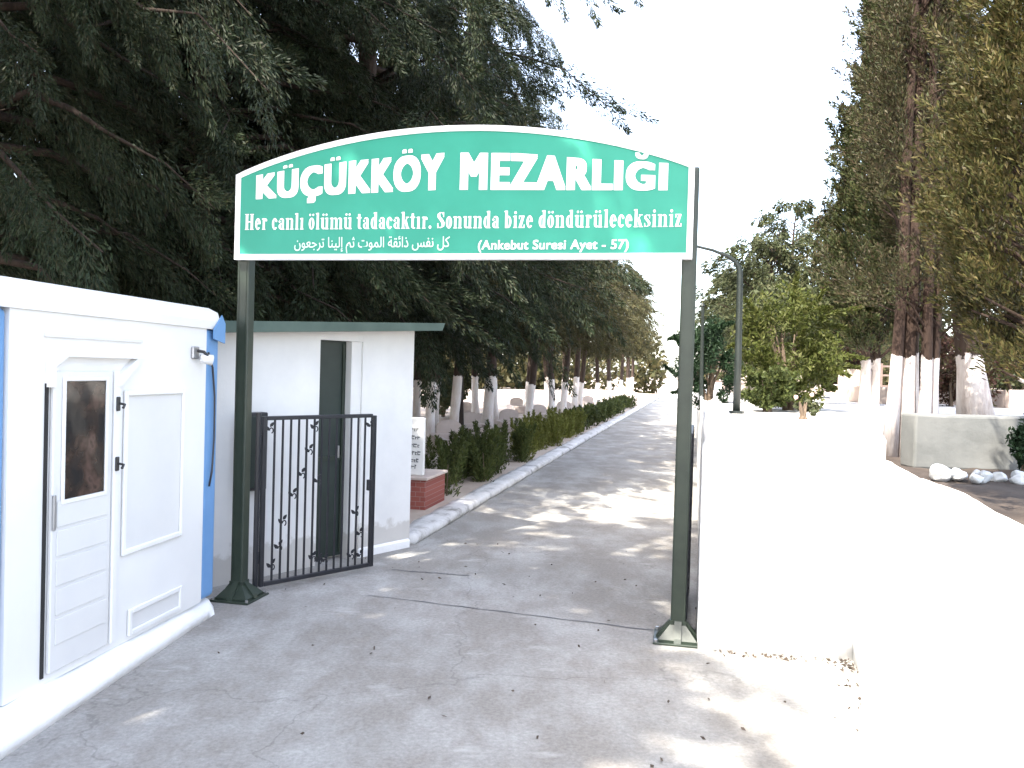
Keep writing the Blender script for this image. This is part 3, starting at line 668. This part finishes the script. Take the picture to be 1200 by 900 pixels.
# ------------------------------------------------------------------ guard building behind the gate (local: x along the facade, y = into the building)
BA = math.atan2(2.14, 1.686)
bt = thing('guard_building', 'small white plastered building with green flat roof and dark door behind the gate leaf', 'building', (-2.75, 6.5, 0), BA)
def roof_z(x): return 2.13 + .062 * x
m = MB(); bm = m.bm
X0, X1, DD = .15, 2.74, 2.3
for (a, b, y0, y1) in ((X0, 1.50, 0, .22), (2.03, X1, 0, .22), (X0, X0 + .2, .2205, DD), (X1 - .2, X1, .2205, DD), (X0 + .2005, X1 - .2005, DD - .2, DD), (1.5005, 2.0295, .16, .22)):
    m.prism([(a, -.05), (b, -.05), (b, roof_z(b)), (a, roof_z(a))], 'y', y0, y1)
m.prism([(1.5005, 2.15), (2.0295, 2.15), (2.0295, roof_z(2.03)), (1.5005, roof_z(1.5))], 'y', 0.0, .158)
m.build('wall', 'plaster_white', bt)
m = MB(); m.prism([(X0 - .2, roof_z(X0 - .2) + .001), (X1 + .22, roof_z(X1 + .22) + .001), (X1 + .26, roof_z(X1 + .2) + .085), (X0 - .2, roof_z(X0 - .2) + .10)], 'y', -.2, DD + .2); m.build('roof', 'fascia_green', bt)
dd = MB(); dd.box(1.515, 1.90, .10, .15, .03, 2.148, .004); d_ = dd.build('door', 'dark_door', bt)
m = MB(); m.box(1.54, 1.565, .085, .0995, .06, 2.12); m.box(1.85, 1.875, .085, .0995, .06, 2.12); m.box(1.566, 1.849, .088, .0995, .98, 1.02); m.build('door_frame', 'post_green', d_)
m = MB(); m.box(1.80, 1.82, .07, .098, 1.0, 1.12, .003); m.build('handle', 'steel', d_)
m = MB(); m.box(1.9005, 2.029, .02, .159, -.02, 2.148); m.build('door_jamb', 'plaster_white', bt)
m = MB(); m.box(2.0, X1 - .02, -.05, -.002, -.02, .09, .02); m.build('skirting', 'whitewash', bt)
bx = thing('meter_box', 'dark metal meter box fixed to the guard building just behind the left post', 'box', (0, 0, 0)); bx.matrix_world = bt.matrix_basis @ Matrix.Translation((.745, 0, .8))
m = MB(); m.box(-.12, .12, -.11, -.002, 0, .68, .01); m.build('case', 'gate_black', bx)
m = MB(); m.box(-.10, .10, -.12, -.1105, .03, .65, .004); m.build('lid', 'dark_door', bx)

# ------------------------------------------------------------------ gate leaves
def gate_leaf(label, loc, rz, L, H, mirror=1):
    t = thing('gate_leaf', label, 'gate', loc, rz, 'gate leaves')
    m = MB(); fr = .018
    m.box(0, .038, -fr, fr, 0, H, .004); m.box(L - .042, L, -fr - .003, fr + .003, 0, H - .015, .004)
    m.box(.0385, L - .0425, -fr, fr, H - .034, H, .004); m.box(.0385, L - .0425, -fr, fr, 0, .036, .004)
    m.build('frame', 'gate_black', t)
    m = MB(); n = 13
    xs = [.04 + (L - .08) * (i + 1) / (n + 1) for i in range(n)]
    for x in xs: m.box(x - .007, x + .007, -.007, .007, .0365, H - .0345)
    m.build('bars', 'gate_black', t)
    m = MB(); rg = random.Random(4)
    def leaf(x, z, a, s_):
        c, s2 = math.cos(a), math.sin(a)
        P = [(-.0, -.5), (.28, -.15), (.2, .25), (0, .55), (-.2, .25), (-.28, -.15)]
        m.prism([(x + (p * c - q * s2) * s_, z + (p * s2 + q * c) * s_) for p, q in P], 'y', -.016, -.0085)
    def curl(x, z, r_, d_): m.tube([(x + d_ * r_ * (1 - math.cos(a)) * .8, -.012, z + r_ * math.sin(a)) for a in [i * .5 for i in range(10)]], .0055, 5)
    seq = [(.10, .17), (.165, .32), (.2, .53), (.29, .75), (.37, .92), (.44, 1.12), (.49, 1.32), (.53, .85), (.50, .18), (.56, .15), (.62, .14), (.937, .53), (.99, .33), (.90, .14), (1.0, .13), (.06, 1.32), (1.08, 1.32)]
    for (x, z) in seq:
        if x > L - .06: continue
        leaf(x - .02, z, .7, .055); leaf(x + .022, z + .03, -.7, .05); curl(x, z - .02, .022, 1)
    m.build('scroll_ornament', 'gate_black', t)
    for z in (.2, H - .25):
        m = MB(); m.tube([(-.018, 0, z), (-.018, 0, z + .1)], .016, 8); m.build('hinge', 'gate_black', t)
    m = MB(); m.box(L - .075, L - .043, -.02, .02, H * .5, H * .5 + .1, .003); m.build('latch', 'gate_black', t)
    return t
gate_leaf('black wrought iron gate leaf standing open in front of the guard building', (-2.057, 6.703, .05), math.atan2(.832, .799), 1.154, 1.42)
gate_leaf('black gate leaf folded back edge on against the wall behind the right post', (1.292, 5.83, .05), math.atan2(1.0, .235), 1.12, 1.44)
m = MB(); m.tube([(-2.08, 6.68, -.02), (-2.08, 6.68, 1.5)], .022, 8)
tag(m.build('hinge_post', 'gate_black'), 'thin black hinge post that carries the open gate leaf', 'post')
m = MB(); m.tube([(1.275, 5.80, -.02), (1.275, 5.80, 1.52)], .02, 8)
tag(m.build('hinge_post', 'gate_black'), 'thin black hinge post at the edge of the white gate wall', 'post')

# ------------------------------------------------------------------ entrance sign (local: x along the sign, y = away from the viewer)
SA = math.atan2(5.711 - 6.447, 1.24 + 2.228)
st = thing('entrance_sign', 'green arched cemetery sign with white lettering on two dark green posts over the drive', 'sign', (-2.228, 6.447, 0), SA)
WID = 3.546; ZB = 2.724; ZS = 3.392; ZA = 3.720
def arc(x): return ZS + (ZA - ZS) * (1 - ((x - WID / 2) / (WID / 2)) ** 2) ** .93 if 0 < x < WID else ZS
Nn = 48
def outline(ins):
    xs = [ins + (WID - 2 * ins) * i / Nn for i in range(Nn + 1)]
    top = []
    for x in xs:
        x2 = min(max(x, 1e-4), WID - 1e-4); top.append((x, arc(x2) - ins * 1.02))
    return [(ins, ZB + ins), (WID - ins, ZB + ins)] + top[::-1]
m = MB(); m.prism(outline(.03), 'y', 0.0, .045); panel = m.build('sign_panel', 'sign_green', st)
m = MB(); o1 = outline(0); o2 = outline(.042); n = len(o1)
F1 = [m.bm.verts.new((x, -.008, z)) for x, z in o1]; F2 = [m.bm.verts.new((x, -.008, z)) for x, z in o2]
B1 = [m.bm.verts.new((x, .05, z)) for x, z in o1]; B2 = [m.bm.verts.new((x, .05, z)) for x, z in o2]
for i in range(n):
    j = (i + 1) % n
    m.bm.faces.new((F1[i], F1[j], F2[j], F2[i])); m.bm.faces.new((B1[i], B2[i], B2[j], B1[j])); m.bm.faces.new((F1[i], B1[i], B1[j], F1[j])); m.bm.faces.new((F2[i], F2[j], B2[j], B2[i]))
m.build('sign_border', 'sign_white', st)
for u in (.045, 3.527):
    m = MB(); m.box(u - .053, u + .053, .052, .152, .012, 3.385, .014, seg=3)
    p = m.build('post', 'post_green', st)
    m = MB(); m.box(u + .028, u + .034, .048, .0515, .02, 2.70); m.box(u - .034, u - .028, .048, .0515, .02, 2.70); m.build('rib', 'post_green', p)
    m = MB(); m.box(u - .17, u + .17, -.06, .28, .001, .016, .003); m.build('base_plate', 'post_green', p)
    m = MB()
    for sx, sy in ((1, 0), (-1, 0), (0, 1), (0, -1)):
        if sx:
            a = u + sx * .054; m.prism([(a, .0165), (a + sx * .10, .0165), (a + sx * .085, .045), (a, .15)], 'y', .08, .125)
        else:
            a = .102 + sy * .052; m.prism([(a, .0165), (a + sy * .10, .0165), (a + sy * .085, .045), (a, .15)], 'x', u - .025, u + .025)
    # sloping skirt plates between the gussets
    for k0, k1 in ((.0585, .0), ):
        R0 = [(u - .135, -.025), (u + .135, -.025), (u + .135, .245), (u - .135, .245)]; R1 = [(u - .057, .048), (u + .057, .048), (u + .057, .156), (u - .057, .156)]
        loft(m, [[(x, y, .017) for x, y in R0], [(x, y, .03) for x, y in R0], [(x, y, .12) for x, y in R1], [(x, y, .15) for x, y in R1]])
    m.build('gusset', 'post_green', p)
    for bxx, byy in ((-.15, -.04), (.15, -.04), (-.15, .26), (.15, .26)):
        m = MB(); m.tube([(u + bxx, byy, .0165), (u + bxx, byy, .034)], .013, 6); m.build('bolt', 'steel', p)

def text_mesh(body, bold=0.0, spacing=1.0, boldy=None):
    c = bpy.data.curves.new('lettering', 'FONT'); c.body = body; c.size = 1; c.space_character = spacing; c.resolution_u = 6; c.fill_mode = 'FRONT'
    o = bpy.data.objects.new('lettering', c); COL.objects.link(o); bpy.context.view_layer.update()
    dg = bpy.context.evaluated_depsgraph_get(); me = bpy.data.meshes.new_from_object(o.evaluated_get(dg))
    bpy.data.objects.remove(o); bpy.data.curves.remove(c)
    if not bold: return me
    bm = bmesh.new(); boldy = bold * .6 if boldy is None else boldy
    sh = [(a * bold, b * boldy) for a in (-1, -.5, 0, .5, 1) for b in (-1, 0, 1)]
    for k_, (a, b) in enumerate(sh):
        n0 = len(bm.verts); bm.from_mesh(me); bm.verts.ensure_lookup_table()
        for v in bm.verts[n0:]: v.co += Vector((a, b, k_ * 1.5e-4))
    bm.to_mesh(me); bm.free(); return me
def place_text(me, fn, mat, name='lettering', y=-.003):
    co = np.empty(len(me.vertices) * 3); me.vertices.foreach_get('co', co); co = co.reshape(-1, 3)
    q = fn(co[:, 0], co[:, 1]); out_ = np.stack([q[0], y - co[:, 2], q[1]], 1)
    me.vertices.foreach_set('co', out_.reshape(-1)); me.update(); me.materials.clear()
    return link(name, me, mat, panel)
CAP = .727
def title(word, plain, x0, x1):
    """heavy capitals; the marks above them come from a lighter cut so that their dots stay apart"""
    me = text_mesh(plain, .068, 1.16, .036); co = np.empty(len(me.vertices) * 3); me.vertices.foreach_get('co', co); co = co.reshape(-1, 3); a, b = co[:, 0].min(), co[:, 0].max()
    def fn(x, y):
        X = x0 + (x - a) / (b - a) * (x1 - x0)
        bl = np.interp(X, [.17, .9, 1.69, 1.84, 3.36], [3.197, 3.225, 3.243, 3.240, 3.208])
        tp = np.interp(X, [.17, .6, 1.0, 1.7, 1.84, 2.3, 2.75, 3.36], [3.395, 3.455, 3.495, 3.535, 3.533, 3.515, 3.463, 3.410])
        v = (y + .036) / (CAP + .072); v = np.where(v > 1.0, 1 + (v - 1) * .92, v)
        return X, bl + (tp - bl) * v
    place_text(me, fn, 'sign_lettering')
    mk = text_mesh(word, .026, 1.16, .022); bm = bmesh.new(); bm.from_mesh(mk)
    bmesh.ops.delete(bm, geom=[f for f in bm.faces if f.calc_center_median().y < CAP + .052 or min(v.co.y for v in f.verts) < CAP + .01], context='FACES')
    bm.to_mesh(mk); bm.free()
    place_text(mk, fn, 'sign_lettering', 'letter_marks', -.0055)
title('KÜÇÜKKÖY', 'KUÇUKKOY', .174, 1.715); title('MEZARLIĞI', 'MEZARLIGI', 1.838, 3.362)

# condensed bold serif glyphs for the verse
class Glyphs:
    def __init__(s): s.v = []; s.f = []; s.k = 0
    def poly(s, pts):
        b = len(s.v); zz = s.k * 1.2e-4; s.k = (s.k + 1) % 9
        s.v += [(x, y, zz) for x, y in pts]; s.f.append(list(range(b, b + len(pts))))
    def strip(s, A, B):
        b = len(s.v); zz = s.k * 1.2e-4; s.k = (s.k + 1) % 9; n = len(A)
        s.v += [(x, y, zz) for x, y in A] + [(x, y, zz) for x, y in B]
        for i in range(n - 1): s.f.append([b + i, b + i + 1, b + n + i + 1, b + n + i])
    def rect(s, x0, x1, y0, y1): s.poly([(x0, y0), (x1, y0), (x1, y1), (x0, y1)])
    def arcs(s, cx, cy, rx, ry, tx, ty, a0, a1, n=18):
        A = []; B = []
        for i in range(n + 1):
            a = R(a0 + (a1 - a0) * i / n); A.append((cx + rx * math.cos(a), cy + ry * math.sin(a))); B.append((cx + (rx - tx) * math.cos(a), cy + (ry - ty) * math.sin(a)))
        s.strip(A, B)
    def stem(s, x, y0, y1, sb=True, st_=False, tflag=True, w=.17):
        s.rect(x, x + w, y0, y1)
        if sb: s.rect(x - .05, x + w + .05, y0, y0 + .05)
        if st_: s.rect(x - .05, x + w + .05, y1 - .05, y1)
        if tflag: s.poly([(x - .07, y1 - .07), (x, y1 - .1), (x, y1), (x - .07, y1 - .04)])
    def glyph(s, ch, x):
        XH = .72; T = .17; t = .06; AS = 1.02
        S0 = len(s.v)
        def dots(c):
            for q in (c - .12, c + .12): s.arcs(q, .9, .075, .075, .075, .075, 0, 360, 10)
        if ch == ' ': return .26
        if ch == '.': s.arcs(x + .12, .09, .1, .1, .1, .1, 0, 360, 10); return .27
        if ch == 'H':
            s.stem(x + .06, 0, 1, True, True, False, .2); s.stem(x + .46, 0, 1, True, True, False, .2); s.rect(x + .2, x + .5, .47, .54); return .76
        if ch in 'oö':
            s.arcs(x + .25, XH / 2, .22, XH / 2 + .01, T, t, 0, 360, 24)
            if ch == 'ö': dots(x + .25)
            return .5
        if ch == 'e': s.arcs(x + .25, XH / 2, .22, XH / 2 + .01, T, t, 0, 322, 22); s.rect(x + .16, x + .46, XH / 2 - .01, XH / 2 + .05); return .5
        if ch == 'c': s.arcs(x + .25, XH / 2, .22, XH / 2 + .01, T, t, 42, 322, 22); s.arcs(x + .37, XH * .76, .08, .08, .08, .08, 0, 360, 10); return .47
        if ch in 'ıil':
            s.stem(x + .1, 0, AS if ch == 'l' else XH)
            if ch == 'i': s.arcs(x + .185, .9, .09, .09, .09, .09, 0, 360, 10)
            return .36
        if ch == 'r': s.stem(x + .1, 0, XH); s.arcs(x + .34, XH - .16, .12, .16, .12, .05, 70, 165, 8); s.arcs(x + .37, XH - .12, .085, .085, .085, .085, 0, 360, 10); return .48
        if ch in 'nm':
            s.stem(x + .09, 0, XH)
            for k_ in range(1 if ch == 'n' else 2):
                bx_ = x + .09 + k_ * .34; s.stem(bx_ + .34, 0, XH - .14, True, False, False); s.arcs(bx_ + .34, XH - .16, .17, .16, .165, .07, 0, 150, 10)
            return .68 if ch == 'n' else 1.02
        if ch in 'uü':
            s.stem(x + .09, .14, XH, False); s.stem(x + .42, 0, XH, True); s.arcs(x + .26, .16, .17, .16, .165, .07, 180, 330, 10)
            if ch == 'ü': dots(x + .34)
            return .68
        if ch == 'a':
            s.stem(x + .3, 0, XH - .12, True, False, False); s.arcs(x + .28, XH - .18, .19, .18, .16, .06, 0, 150, 12); s.arcs(x + .12, XH - .22, .075, .075, .075, .075, 0, 360, 10)
            s.arcs(x + .26, .2, .21, .2, .16, .055, 70, 320, 14); return .55
        if ch == 'd': s.stem(x + .32, 0, AS); s.arcs(x + .27, XH / 2, .22, XH / 2, T, t, 40, 320, 18); return .58
        if ch == 'b': s.stem(x + .07, 0, AS, False); s.arcs(x + .29, XH / 2, .22, XH / 2, T, t, -140, 140, 18); return .56
        if ch == 't': s.stem(x + .1, .1, .92, False, False, False); s.rect(x + .0, x + .36, XH - .07, XH); s.arcs(x + .27, .14, .17, .14, .16, .07, 180, 320, 8); return .4
        if ch == 'k':
            s.stem(x + .09, 0, AS); s.poly([(x + .24, .36), (x + .3, .31), (x + .5, XH - .03), (x + .44, XH)]); s.poly([(x + .3, .42), (x + .42, .52), (x + .6, .0), (x + .4, 0)]); s.rect(x + .36, x + .6, XH - .05, XH); s.rect(x + .37, x + .64, 0, .05); return .65
        if ch == 'z': s.rect(x + .04, x + .42, XH - .06, XH); s.rect(x + .04, x + .44, 0, .06); s.poly([(x + .03, .03), (x + .22, .03), (x + .43, XH - .03), (x + .24, XH - .03)]); s.rect(x + .38, x + .44, 0, .2); s.rect(x + .04, x + .1, XH - .2, XH); return .5
        if ch in 'sS':
            k_ = XH if ch == 's' else 1.0; w_ = 1 if ch == 's' else 1.3
            C_ = [(.38, .80), (.30, .94), (.2, .955), (.11, .85), (.12, .7), (.25, .52), (.36, .33), (.35, .14), (.22, .045), (.12, .06), (.06, .2)]
            tk = [.03, .035, .04, .075, .09, .1, .09, .075, .04, .035, .03]; A = []; B = []
            for i, (px, py) in enumerate(C_):
                p0 = C_[max(0, i - 1)]; p1 = C_[min(len(C_) - 1, i + 1)]; dx, dy = p1[0] - p0[0], (p1[1] - p0[1]); l_ = math.hypot(dx, dy)
                A.append((x + (px - dy / l_ * tk[i]) * w_, (py + dx / l_ * tk[i] * .6) * k_)); B.append((x + (px + dy / l_ * tk[i]) * w_, (py - dx / l_ * tk[i] * .6) * k_))
            s.strip(A, B); s.rect(x + .35 * w_, x + .40 * w_, .68 * k_, .98 * k_); s.rect(x + .04 * w_, x + .09 * w_, .02 * k_, .32 * k_); return .46 * w_
        return .3
def serif_line(txt, x0, x1, zb0, zb1, cap):
    G_ = Glyphs(); x = 0
    for ch in txt: x += G_.glyph(ch, x) + .035
    sx = (x1 - x0) / x
    vv = [(x0 + a * sx, -.0032 - c, zb0 + (zb1 - zb0) * a / x + b * cap) for a, b, c in G_.v]
    me = bpy.data.meshes.new('verse_lettering'); me.from_pydata(vv, [], G_.f); me.update()
    link('verse_lettering', me, 'sign_lettering', panel)
serif_line('Her canlı ölümü tadacaktır. Sonunda bize döndürüleceksiniz', .085, 3.475, 2.958, 2.950, .125)

words = ['\ufedb\ufede', '\ufee7\ufed4\ufeb2', '\ufeab\ufe8d\ufe8b\ufed8\ufe94', '\ufe8d\ufedf\ufee4\ufeee\ufe95', '\ufe9b\ufee2', '\ufe87\ufedf\ufef4\ufee8\ufe8e', '\ufe97\ufeae\ufe9f\ufecc\ufeee\ufee5']
ar = ' '.join(w_[::-1] for w_ in words[::-1])
me = text_mesh(ar, .01, 1.0)
co = np.empty(len(me.vertices) * 3); me.vertices.foreach_get('co', co); co = co.reshape(-1, 3); a, b = co[:, 0].min(), co[:, 0].max(); c0, c1 = co[:, 1].min(), co[:, 1].max()
place_text(me, lambda x, y: (.513 + (x - a) / (b - a) * 1.26, 2.772 + (y - c0) / (c1 - c0) * .128), 'sign_lettering_small', 'arabic_lettering')
me2 = text_mesh('(Ankebut Suresi Ayet - 57)', .028, 1.06)
co2 = np.empty(len(me2.vertices) * 3); me2.vertices.foreach_get('co', co2); co2 = co2.reshape(-1, 3); a2, b2 = co2[:, 0].min(), co2[:, 0].max()
place_text(me2, lambda x, y: (1.99 + (x - a2) / (b2 - a2) * 1.11 + y * .004, 2.797 + y / CAP * .070), 'sign_lettering', 'reference_lettering')

# ------------------------------------------------------------------ lamp post and pole on the terrace
t = thing('street_lamp', 'dark curved street lamp post behind the wall right of the sign', 'street lamp', (2.50, 9.0, TZ)); t.scale = (.76, .76, .76)
m = MB(); m.tube([(0, 0, -.05), (0, 0, .9), (-.01, 0, 1.9), (-.015, 0, 2.05), (-.03, 0, 2.14), (-.09, 0, 2.22), (-.2, 0, 2.29), (-.42, 0, 2.37), (-.7, 0, 2.43), (-.95, 0, 2.46)], [.055, .05, .045, .042, .036, .03, .026, .022, .02, .018], 10); m.build('pole', 'lamp_pole', t, True)
m = MB(); m.box(-1.28, -.93, -.07, .07, 2.425, 2.50, .025, seg=3); m.build('lamp_head', 'lamp_pole', t)
m = MB(); m.tube([(0, 0, 0), (0, 0, .04)], .11, 10); m.build('base_flange', 'lamp_pole', t)
t = thing('thin_pole', 'thin dark pole left of the curved lamp, close beside the right post', 'pole', (2.83, 12.1, TZ))
m = MB(); m.tube([(0, 0, -.05), (-.02, 0, 1.45)], [.03, .024], 8); m.build('pole', 'lamp_pole', t)
m = MB(); m.tube([(-.02, 0, 1.45), (-.02, 0, 1.5)], [.034, .01], 8); m.build('cap', 'lamp_pole', t)

# ------------------------------------------------------------------ litter along the wall and on the drive
cr = Crown(500); g = cr.rng
pts = []
for i in range(45):
    u = g.random(); x = 1.45 + (2.35 - 1.45) * u; y = 5.6 - .14 * u - .02 - abs(g.normal()) * .05; pts.append((x, y))
for i in range(40): pts.append((2.28 + g.normal() * .05, 5.36 + g.normal() * .06))
for i in range(14):
    u = g.random(); pts.append((2.30 - .34 * u - abs(g.normal()) * .09, 5.25 - 1.25 * u))
for i in range(90): pts.append((g.uniform(-2.2, 2), g.uniform(3, 9)))
c = np.array([(x, y, .012) for x, y in pts]); d = nrm(np.concatenate([g.normal(size=(len(c), 2)), g.normal(size=(len(c), 1)) * .25], 1))
o = link('fallen_leaves', leaf_mesh('fallen_leaves', c, d, .035, .018, g), 'dry_leaf'); tag(o, 'scattered dry leaves and bits lying on the concrete by the wall', 'litter', kind='stuff')
